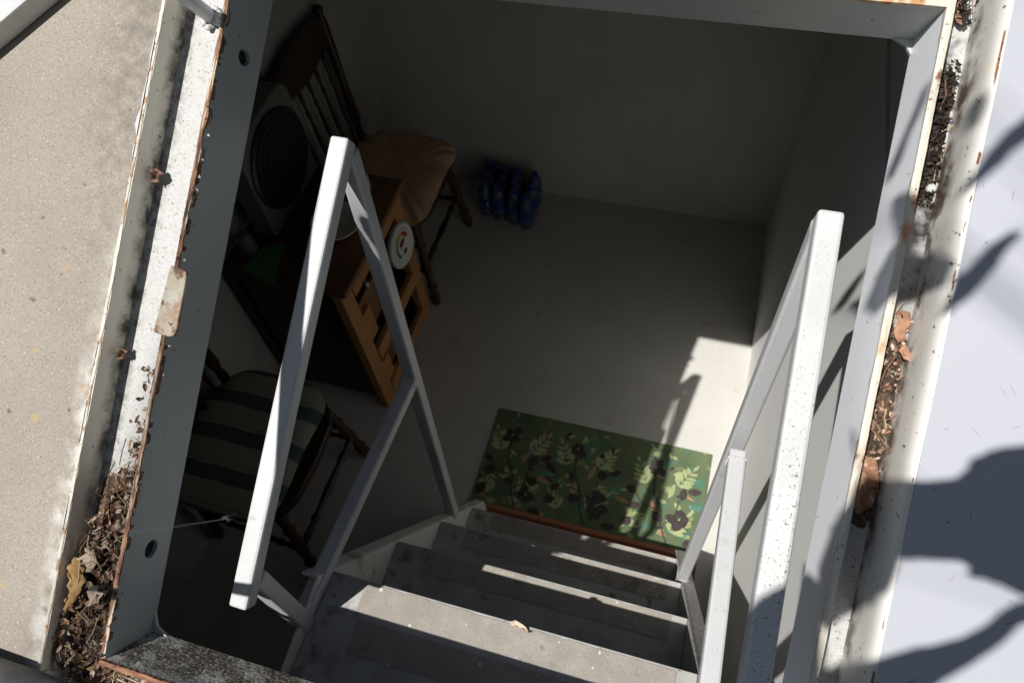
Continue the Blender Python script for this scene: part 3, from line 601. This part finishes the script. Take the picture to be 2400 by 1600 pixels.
# bowl, jar, cup, green sheet
BW = MB(); BW.lathe([(.035, 0), (.045, .003), (.068, .028), (.076, .042), (.0785, .043), (.070, .029), (.040, .008), (.01, .006)], (-1.035, 1.275, HT + .0008), (0, 0, 1), 40)
tag(BW.build('bowl', 'pale_china', smooth=True), 'pale round bowl on the shelf stand behind the left handrail', 'bowl')
BW = MB(); BW.lathe([(.022, 0), (.024, .004), (.024, .05), (.019, .060), (.019, .068), (.005, .069)], (-1.275, 1.14, HT + .0008), (0, 0, 1), 20)
tag(BW.build('jar', 'fan_plastic', smooth=True), 'small pale jar at the back of the stand beside the hatch plate', 'jar')
BW = MB(); BW.lathe([(.020, 0), (.022, .003), (.022, .05), (.018, .052), (.004, .052)], (-1.025, 1.455, HT + .0008), (0, 0, 1), 16)
tag(BW.build('cup', 'pale_china', smooth=True), 'small pale cup at the far end of the stand near the tan cushion', 'cup')
gs = MB(); gp = [(-1.262, 1.062), (-1.14, 1.030), (-1.182, 1.185), (-1.242, 1.150)]
gs.prism(gp, 2, HT + .0008, HT + .004); tag(gs.build('green_folder', 'green_sheet'), 'flat green folder lying on the dark stand top', 'folder')
# round dial leaning on the stand front
DL = thing('dial_gauge', 'round white dial gauge with a coloured arc on the front of the stand', 'dial', (-.93, 1.415, .42))
dn = Vector((1, 0, .10)).normalized(); dc = Vector((-.929, 1.415, .492)); du = Vector((0, 0, 1)) - dn * dn.z; du.normalize(); dv = du.cross(dn)
b = MB(); b.lathe([(.078, -.010), (.080, -.004), (.080, .004), (.074, .010), (.070, .006), (.01, .005)], dc, dn, 48); b.build('case', 'dial_white', DL, smooth=False)
b = MB()
def arc(r0, r1, a0, a1, mi, h=.0068):
    n_ = 10; vs = []
    for i in range(n_ + 1):
        a = a0 + (a1 - a0) * i / n_; d_ = dv * math.cos(a) + du * math.sin(a)
        vs += [dc + d_ * r0 + dn * h, dc + d_ * r1 + dn * h]
    b.add(vs, [(2 * i, 2 * i + 1, 2 * i + 3, 2 * i + 2) for i in range(n_)], mi)
arc(.034, .048, 2.6, 3.9, 0); arc(.034, .048, 1.75, 2.6, 1); arc(.034, .048, 1.2, 1.75, 2); arc(.034, .048, .1, 1.2, 3)
arc(.002, .022, .2, 3.0, 4); arc(.022, .038, 4.4, 5.2, 4)
for k in range(24): arc(.056, .062, k * .2618, k * .2618 + .07, 5)
b.build('coloured_arc', ['dial_teal', 'dial_green', 'dial_yellow', 'dial_red', 'dial_maroon', 'dial_grey'], DL)
b = MB(); b.path([dc + dn * .009 - dv * .004, dc + dn * .009 + dv * .03 + du * .03], .0014, 5); b.build('pointer', 'dial_red', DL)
# pull cord with a pale bead hanging at the stand's front
CD = thing('pull_cord', 'thin cord with a pale bead hanging before the stand', 'cord', (-.93, 1.17, .60))
b = MB(); b.path([(-.925, 1.155, .672), (-.925, 1.16, .64), (-.924, 1.163, .60)], .0011, 5); b.build('cord', 'straw', CD)
b = MB(); b.lathe([(.002, -.008), (.006, -.005), (.0075, 0), (.006, .005), (.002, .008)], (-.924, 1.163, .594), (0, 0, 1), 10); b.build('bead', 'pale_china', CD, smooth=True)
# red tin inside the stand
TN = MB(); TN.lathe([(.034, 0), (.036, .002), (.036, .10), (.034, .104), (.004, .103)], (-1.08, 1.21, .2945), (0, 0, 1), 20); tag(TN.build('tin', 'dial_maroon'), 'dark red tin standing on the middle shelf of the stand', 'tin')

# ------------------------------------------------------------------ pack of water bottles in the far corner
WP = thing('water_pack', 'pack of clear water bottles with blue labels on the floor by the far wall', 'water bottles', (-.78, 2.1, 0))
bp = [(.026, 0), (.031, .004), (.031, .06), (.0295, .062), (.0295, .108), (.031, .11), (.030, .125), (.022, .146), (.0135, .156), (.0135, .160)]
bmesh_b = bl = bc = None
for j in range(3):
    for i in range(4):
        x = -.872 + i * .0635; y = 2.058 + j * .0635 - .012 * i
        if bmesh_b is None:
            q = MB(); q.lathe(bp, (0, 0, 0), (0, 0, 1), 14); bmesh_b = q.build('bottle', 'bottle_plastic', None, smooth=True)
            q = MB(); q.lathe([(.0312, .058), (.0314, .060), (.0314, .112), (.0312, .114)], (0, 0, 0), (0, 0, 1), 14); bl = q.build('label', 'blue_label', None, smooth=True); bl.name = 'bottle_label'
            q = MB(); q.lathe([(.0150, .158), (.0150, .172), (.013, .174), (.002, .174)], (0, 0, 0), (0, 0, 1), 12); bc = q.build('cap', 'blue_label', None, smooth=False)
            bo, lo, co = bmesh_b, bl, bc
        else:
            bo, lo, co = bmesh_b.copy(), bl.copy(), bc.copy()
            for o in (bo, lo, co): COL.objects.link(o)
        bo.parent = WP; bo.location = Vector((x, y, .001)) - WP.location; bo.rotation_euler = (random.uniform(-.07, .07), random.uniform(-.07, .07), random.uniform(0, 6)); lo.parent = bo; co.parent = bo

# ------------------------------------------------------------------ dry leaves and litter (hatch axes)
def litter(name, pts_fn, n, mats, size, m0, m1, twigs=0):
    mb = MB()
    for i in range(n):
        x, s_ = pts_fn(); z = random.uniform(m0, m1); sz = random.uniform(*size); a = random.uniform(0, 6.28)
        R3 = Matrix.Rotation(random.gauss(0, .6), 3, 'X') @ Matrix.Rotation(random.gauss(0, .6), 3, 'Y') @ Matrix.Rotation(a, 3, 'Z')
        vs = []; cu = random.uniform(-.5, .9)
        for u in (-1, -.4, .3, 1):
            wv = (.15 if abs(u) == 1 else random.uniform(.3, .6))
            for v in (-1, 0, 1):
                p = Vector((u * sz, v * wv * sz, cu * sz * (v * v * .5 + u * u * .4) + random.uniform(-.08, .08) * sz)); vs.append(R3 @ p + Vector((x, s_, z)))
        mb.add(vs, [(i2 * 3 + k, i2 * 3 + k + 1, i2 * 3 + k + 4, i2 * 3 + k + 3) for i2 in range(3) for k in range(2)], random.randrange(len(mats) - 2) if random.random() < .8 else 0)
    for i in range(twigs):
        x, s_ = pts_fn(); l_ = random.uniform(.010, .034); a = random.gauss(1.35, .55); z = random.uniform(m0, m1 + .004)
        p = Vector((x, s_, z)); q = p + Vector((math.cos(a) * l_, math.sin(a) * l_, random.uniform(-.006, .010))); mid = p.lerp(q, .5) + Vector((random.uniform(-.004, .004), 0, random.uniform(0, .005)))
        q.x = min(max(q.x, -.632), -.552) if x < 0 else q.x; mid.x = min(max(mid.x, -.632), -.552) if x < 0 else mid.x
        mb.path([p, mid, q], random.uniform(.0003, .0009), 4, random.choice((len(mats) - 2, len(mats) - 1)))
    o = mb.build(name, mats); hatch_obj(o); o['kind'] = 'stuff'
    return o
def left_pts():
    if random.random() < .03: return (random.uniform(-.590, -.566), random.uniform(-.22, -.12))
    t = random.random() ** .8; s_ = -.215 - .29 * t
    lo_ = -.588 - .046 * min(1, t * 2.0); return (random.uniform(lo_, -.562), s_)
LM = ['leaf_brown', 'humus', 'leaf_brown', 'leaf_pale', 'leaf_rust', 'leaf_pale', 'leaf_tan', 'leaf_pale', 'straw', 'twig']
litter('leaf_litter', left_pts, 760, LM, (.0014, .0068), -.037, -.017, 150)
litter('leaf_litter', lambda: (random.uniform(-.63, -.45), random.uniform(-.528, -.470)), 200, LM, (.0012, .0055), -.038, -.028, 40)
litter('leaf_litter', lambda: (random.uniform(.1945, .2195), random.uniform(-.115, .085)), 520, ['humus', 'leaf_brown', 'leaf_pale', 'leaf_rust', 'straw', 'twig'], (.0010, .0038), -.038, -.029, 20)
litter('leaf_litter', lambda: (random.uniform(.194, .2165), random.uniform(.195, .335)), 480, ['mottled_black', 'mottled_black', 'humus', 'straw', 'twig'], (.0010, .0035), -.039, -.030, 10)
litter('leaf_litter', lambda: (random.gauss(.204, .008), random.uniform(.37, .44)), 160, ['mottled_black', 'leaf_rust', 'mottled_black', 'straw', 'twig'], (.0012, .006), -.039, -.026, 10)
# soil bed below the litter
def bed(x0, x1, s0, s1, m_, name, mt, hgt=.006):
    mb = MB(); nx, ns = 10, 60; vs = []
    for i in range(nx + 1):
        for j in range(ns + 1):
            u, v = i / nx, j / ns; e = min(1, min(u, 1 - u) * 5) * min(1, min(v, 1 - v) * 9)
            vs.append((x0 + (x1 - x0) * u, s0 + (s1 - s0) * v, m_ + e * (hgt * random.uniform(.4, 1.3)) - .0015))
    mb.add(vs, [(i * (ns + 1) + j, i * (ns + 1) + j + 1, (i + 1) * (ns + 1) + j + 1, (i + 1) * (ns + 1) + j) for i in range(nx) for j in range(ns)])
    o = mb.build(name, mt); hatch_obj(o); o['kind'] = 'stuff'
bed(-.632, -.560, -.525, -.26, -.039, 'leaf_mould', 'humus', .010)
bed(.1932, .2210, -.128, .080, -.039, 'leaf_mould', 'humus', .005)
bed(.1932, .2190, .195, .330, -.039, 'black_fill', 'mottled_black', .004)  # black fill over this stretch of the gutter floor

def dry_leaf(label, outline, m_, mt, lift=.004, hatch=True, curl=.006, dx=0):
    outline = [(x + dx, y) for x, y in outline]
    fine = []
    for i, (x, y) in enumerate(outline):
        x2, y2 = outline[(i + 1) % len(outline)]; l_ = math.hypot(x2 - x, y2 - y)
        fine += [(x, y), ((x + x2) / 2 + random.gauss(0, .09) * l_, (y + y2) / 2 + random.gauss(0, .09) * l_)]
    outline = fine
    cx = sum(p[0] for p in outline) / len(outline); cy = sum(p[1] for p in outline) / len(outline)
    mb = MB(); n_ = len(outline); rings = [(1.0, 1), (.66, .45), (.33, .15)]; vs = []
    for (k, c) in rings:
        for i, (x, y) in enumerate(outline):
            vs.append((cx + (x - cx) * k * random.uniform(.95, 1.04), cy + (y - cy) * k, m_ + lift + curl * c * math.sin(i * 2.4 + k) * .6 + curl * c * .6 + random.uniform(-.0006, .0006)))
    vs.append((cx, cy, m_ + lift)); fs = []
    for r in range(2):
        for i in range(n_): fs.append((r * n_ + i, r * n_ + (i + 1) % n_, (r + 1) * n_ + (i + 1) % n_, (r + 1) * n_ + i))
    for i in range(n_): fs.append((2 * n_ + i, 2 * n_ + (i + 1) % n_, 3 * n_))
    mb.add(vs, fs); o = mb.build('dry_leaf', mt, None, solid=.0005, smooth=True)
    base = Vector((cx, cy, m_))
    for v in o.data.vertices: v.co -= base
    if hatch: o.location = H(*base); o.rotation_euler = (TH, 0, 0)
    else: o.location = base
    return tag(o, label, 'leaf', 'dry leaves in the gutters')
dry_leaf('large tan dry leaf on the litter in the left gutter', [(-.6318, -.3610), (-.6245, -.3650), (-.6175, -.3720), (-.6128, -.3830), (-.6150, -.3930), (-.6170, -.4010), (-.6215, -.4110), (-.6270, -.4200), (-.6300, -.4320), (-.6330, -.4260), (-.6345, -.4230), (-.6330, -.4080), (-.6350, -.3960), (-.6372, -.3850), (-.6415, -.3800), (-.6370, -.3700)], -.021, 'leaf_tan', .006, curl=.005, dx=.0075)
dry_leaf('pale folded dry leaf just above the large tan leaf', [(-.6130, -.3465), (-.6085, -.3500), (-.6040, -.3480), (-.5990, -.3560), (-.5970, -.3690), (-.6010, -.3740), (-.6100, -.3740), (-.6190, -.3690), (-.6215, -.3630)], -.022, 'leaf_pale', .005)
dry_leaf('curled brown dry leaf low in the left gutter corner', [(-.6440 + .008, -.428), (-.630, -.440), (-.628, -.470), (-.631, -.500), (-.6335, -.480), (-.634, -.445)], -.026, 'leaf_brown', .006)
dry_leaf('small pinkish dry leaf against the left rusty rim', [(-.598, -.392), (-.588, -.386), (-.580, -.394), (-.583, -.408), (-.594, -.412), (-.600, -.402)], -.022, 'leaf_pale', .005)
dry_leaf('orange brown leaf at the upper end of the right gutter litter', [(.2030, .0870), (.2080, .0905), (.2150, .0900), (.2172, .0780), (.2160, .0640), (.2100, .0600), (.2040, .0690)], -.034, 'leaf_rust', .004, curl=.003)
dry_leaf('pointed rust coloured leaf overlapping the right gutter edge', [(.2090, .0520), (.2130, .0590), (.2190, .0530), (.2260, .0440), (.2230, .0420), (.2150, .0450)], -.030, 'leaf_rust', .008, curl=.003)
dry_leaf('smooth copper coloured leaf at the lower end of the right gutter', [(.1950, -.060), (.2020, -.052), (.2120, -.054), (.2160, -.070), (.2150, -.098), (.2060, -.108), (.1960, -.095)], -.034, 'leaf_rust', .004, curl=.003)
dry_leaf('thin curled leaf with a stalk on the top tread', [(-.156, .224), (-.148, .229), (-.137, .227), (-.128, .222), (-.120, .216), (-.128, .2175), (-.138, .219), (-.148, .220)], 1.137, 'leaf_pale', .003, hatch=False)
dry_leaf('small dark crumpled leaf high in the left gutter above the latch tab', [(-.6285, .105), (-.624, .109), (-.6185, .104), (-.6195, .096), (-.6245, .090), (-.6290, .096)], -.037, 'leaf_brown', .006, curl=.010)
dry_leaf('small dark crumpled leaf in the left gutter below the latch tab', [(-.6280, -.112), (-.6245, -.109), (-.6205, -.113), (-.6215, -.121), (-.6255, -.124), (-.6285, -.119)], -.037, 'leaf_brown', .006, curl=.010)
# bolt end in the right gutter
BT = MB(); BT.lathe([(.0035, 0), (.0046, .001), (.0046, .007), (.0036, .0085), (.001, .0086)], (.2125, .2120, -.0392), (0, -.2, 1), 14); o = BT.build('bolt_head', 'white_paint', HF)
# cobweb between the left rail and the plate
CW = MB()
k0 = Vector((-.485, .185, 1.481))
for q in ((-.491, .202, 1.452), (-.492, .196, 1.447), (-.548, .130, 1.545), (-.55, .118, 1.56)):
    CW.path([k0 + Vector((random.uniform(-.003, .003), 0, 0)), k0.lerp(Vector(q), .5) + Vector((0, 0, -.002)), q], .00008, 4)
for k in range(6):
    CW.path([k0 + Vector((random.gauss(0, .005), random.gauss(0, .003), random.gauss(0, .002))) for _ in range(3)], .00007, 4)
tag(CW.build('cobweb', 'web'), 'thin cobweb strands stretched from the left handrail to the hatch plate', 'cobweb')

# ------------------------------------------------------------------ bars at the picture's corners
BR = MB(); a = Vector((-.8495, .2165, .0)); c = Vector((-.7720, .2900, .0)); d_ = (c - a).normalized(); side = Vector((-d_.y, d_.x, 0))
p = a - d_ * .3 + side * .025 + Vector((0, 0, .0125)); q = c + d_ * .30 + side * .025 + Vector((0, 0, .0125))
BR.bar(p, q, .050, .029, (0, 0, 1)); o = BR.build('steel_bar', 'white_paint', None, bevel=.002); hatch_obj(o)
tag(o, 'white square steel bar lying across the concrete in the upper left corner', 'bar')
TB = MB(); TB.lathe([(.008, 0), (.014, .003), (.017, .012), (.018, .03), (.018, .5)], (-.578, -.505, .02), (-1, .015, .02), 28); o = TB.build('grey_pipe', 'grey_tube', None, smooth=True); hatch_obj(o)
tag(o, 'dark grey round pipe end over the lower left corner of the concrete', 'pipe')

# ------------------------------------------------------------------ unseen tree behind the viewer, with leaves added and shaped to cast shadows
TREE = thing('unseen_shade_tree', 'unseen broad leaved tree, foliage added to shade the hatch door and dim skylight', 'tree', (1.6, -2.5, 1.38))
SH_ = {  # outlines traced from shadows; A to C replace the viewer's hands and camera
 'A': (.95, .02, [(0.1911, -0.0676), (0.2072, -0.0658), (0.2248, -0.0628), (0.2492, -0.059), (0.2692, -0.0492), (0.2703, -0.0361), (0.2829, -0.0238), (0.3036, -0.0145), (0.332, -0.0038), (0.3581, -0.0376), (0.3669, -0.1035), (0.3504, -0.1402), (0.3316, -0.1388), (0.3119, -0.1334), (0.2946, -0.1334), (0.286, -0.1318), (0.2882, -0.125), (0.282, -0.1219), (0.2582, -0.1262), (0.2312, -0.1313), (0.2083, -0.1293), (0.1919, -0.1014)]),
 'B': (.92, 0, [(0.1957, -0.0656), (0.1894, -0.0782), (0.1886, -0.0941), (0.181, -0.1084), (0.1744, -0.1245), (0.173, -0.1477), (0.172, -0.1729), (0.1791, -0.2001), (0.1922, -0.218), (0.2047, -0.2033), (0.2203, -0.1854), (0.2352, -0.165), (0.2385, -0.147), (0.2388, -0.1327), (0.2368, -0.0945), (0.2167, -0.0668)]),
 'C': (.95, .02, [(0.1728, -0.276), (0.1948, -0.2532), (0.2232, -0.2276), (0.2522, -0.2085), (0.2781, -0.1948), (0.3, -0.1811), (0.3128, -0.166), (0.3221, -0.1518), (0.3369, -0.1401), (0.3507, -0.142), (0.3431, -0.1556), (0.332, -0.1683), (0.3188, -0.1893), (0.296, -0.2154), (0.2754, -0.2371), (0.2628, -0.2645), (0.2195, -0.2858)]),
 'D': (1.05, .02, [(0.2167, 0.1907), (0.2228, 0.2053), (0.2344, 0.2284), (0.2448, 0.2473), (0.2615, 0.2689), (0.2791, 0.2845), (0.2837, 0.2775), (0.271, 0.2547), (0.2543, 0.2332), (0.2409, 0.2119), (0.228, 0.1963)]),
 'E': (1.0, .02, [(0.2228, 0.0818), (0.2282, 0.1005), (0.2298, 0.1204), (0.2441, 0.1385), (0.2582, 0.1564), (0.2698, 0.168), (0.2752, 0.167), (0.2689, 0.1544), (0.257, 0.1252), (0.2453, 0.1036), (0.2355, 0.0901)]),
 'F': (.98, .02, [(0.1628, 0.1305), (0.172, 0.15), (0.1872, 0.1564), (0.202, 0.1549), (0.2138, 0.149), (0.2267, 0.1277), (0.2244, 0.1116), (0.2098, 0.1129), (0.1948, 0.1062), (0.1804, 0.0957), (0.1677, 0.0854), (0.1558, 0.0992)]),
 'G': (1.0, 0, [(0.1717, 0.1821), (0.1697, 0.2022), (0.1815, 0.1999), (0.1946, 0.1897), (0.2026, 0.1666), (0.1966, 0.1493), (0.1839, 0.1472)]),
 'H': (1.05, 0, [(0.1567, 0.2311), (0.1636, 0.2546), (0.1731, 0.2844), (0.1784, 0.3054), (0.1828, 0.3019), (0.1789, 0.2729), (0.1703, 0.2391), (0.1638, 0.2239)]),
 'I': (1.05, .02, [(0.2111, 0.2682), (0.2152, 0.2843), (0.2234, 0.2873), (0.227, 0.2722), (0.2222, 0.256), (0.216, 0.2551)]),
 'J': (.92, 0, [(0.1751, -0.0271), (0.1766, -0.0247), (0.1825, -0.0419), (0.1903, -0.0628), (0.1883, -0.0645), (0.1814, -0.0463)]),
}
SV = SUN / -SUN.z
tw = MB(); main = [Vector((1.55, -2.5, 3.9)), Vector((1.1, -2.3, 4.7)), Vector((.3, -1.75, 5.0)), Vector((.65, .2, 1.75)) - SV * 3.3]
for k, (t, m_, poly) in SH_.items():
    rag = []
    for i, (x, s_) in enumerate(poly):
        x2, s2 = poly[(i + 1) % len(poly)]; l_ = math.hypot(x2 - x, s2 - s_)
        rag.append((x, s_))
        for q in ((.33, .66) if l_ > .012 else ()): rag.append((x + (x2 - x) * q + random.gauss(0, .0011), s_ + (s2 - s_) * q + random.gauss(0, .0011)))
    mb = MB(); pts = [H(x, s_, m_) - SV * t for x, s_ in rag]
    c = sum(pts, Vector()) / len(pts)
    vs = [p + SV * (.02 * math.sin(i * 1.9)) for i, p in enumerate(pts)]
    mb.add(vs, [tuple(range(len(vs)))]); o = mb.build('leaf', 'green_leaf', TREE, solid=.0006)
    tip = max(pts, key=lambda p: p.x)
    tw.path([tip, tip - SV * 2.9, main[3]], .0018, 5, 0, .0018)
pts = [Vector((x, y, 1.6)) - SV * 1.0 for x, y in ((.09, .04), (.185, .04), (.185, .245), (.165, .250), (.147, .238), (.130, .222), (.119, .205), (.10, .196))]  # leaf added to carry that shadow onto the right rail
mb = MB(); mb.add(pts, [tuple(range(len(pts)))]); mb.build('leaf', 'green_leaf', TREE, solid=.0006); tw.path([pts[1], pts[1] - SV * 2.9, main[3]], .0018, 5)
for poly in ([(0.958, 1.105), (0.943, 1.196), (0.924, 1.261), (0.907, 1.311), (0.891, 1.321), (0.894, 1.28), (0.901, 1.227), (0.919, 1.168)], [(0.895, 1.215), (0.875, 1.259), (0.846, 1.314), (0.817, 1.337), (0.789, 1.337), (0.814, 1.294), (0.848, 1.262)]):
    mb = MB(); pts = [Vector((.297, y, z)) - SV * 1.75 for y, z in poly]; mb.add(pts, [tuple(range(len(pts)))]); mb.build('leaf', 'green_leaf', TREE, solid=.0006)
    tw.path([pts[0], pts[0] - SV * 2.2, main[3]], .0018, 5)
tw.path(main, .035, 8, 0, .010)
tw.build('branch', 'bark', TREE)
tk = MB(); tk.path([Vector((1.6, -2.5, 1.36)), Vector((1.62, -2.5, 2.2)), Vector((1.6, -2.5, 3.3)), Vector((1.3, -2.5, 4.3))], .07, 10, 0, .03); tk.build('trunk', 'bark', TREE)
def skylight_blocker(parent, lobes):  # added foliage that blocks skylight into the shelter
    cw = MB()
    for (n, cc, rr) in lobes:
        for i in range(n):
            while True:
                d_ = Vector((random.uniform(-1, 1), random.uniform(-1, 1), random.uniform(-1, 1)))
                if .3 < d_.length < 1: break
            c = Vector(cc) + Vector((d_.x * rr[0], d_.y * rr[1], d_.z * rr[2]))
            a = Vector((random.gauss(0, 1), random.gauss(0, 1), random.gauss(0, .5))).normalized(); b_ = a.orthogonal().normalized(); l_ = random.uniform(.06, .12)
            cw.add([c - a * l_, c + b_ * l_ * .45, c + a * l_, c - b_ * l_ * .45], [(0, 1, 2, 3)])
    o = cw.build('skylight_blocker', 'green_leaf', parent); o['kind'] = 'stuff'
skylight_blocker(TREE, ((5600, (1.0, -2.4, 3.95), (2.2, 1.3, 1.45)), (4200, (2.7, .2, 3.6), (1.25, 1.9, 1.5))))
T2 = thing('unseen_shade_tree', 'unseen tree added at left to shade the left handrail and dim the skylight', 'tree', (-3.2, -4.0, 1.38))
T2['group'] = 'trees behind the viewer'; TREE['group'] = 'trees behind the viewer'  # both trees out of view
q0 = H(-.624, .175, .300)  # limb added out of view to cast the band on the left rail
b = MB(); b.path([H(-.552, -.30, .300), H(-.571, -.19, .300), H(-.602, 0, .300), q0], .0142, 8); b.path([H(-.552, -.30, .300), H(-.575, -.338, .300), H(-.70, -.352, .300)], .013, 8, 0, .006); b.path([q0, q0 - SV * 2.5, q0 - SV * 7.0], .012, 8); b.path([q0 - SV * 7.0, (-3.2, -3.9, 8.6)], .013, 8, 0, .03); b.build('limb', 'bark', T2)
b = MB(); b.path([Vector((-3.2, -4.0, 1.36)), Vector((-3.18, -4.02, 3.5)), Vector((-3.2, -4.0, 6.6)), Vector((-3.2, -3.9, 9.0))], .09, 10, 0, .025); b.build('trunk', 'bark', T2)
skylight_blocker(T2, ((3600, (-2.4, -3.5, 3.7), (1.6, 1.15, 1.1)),))
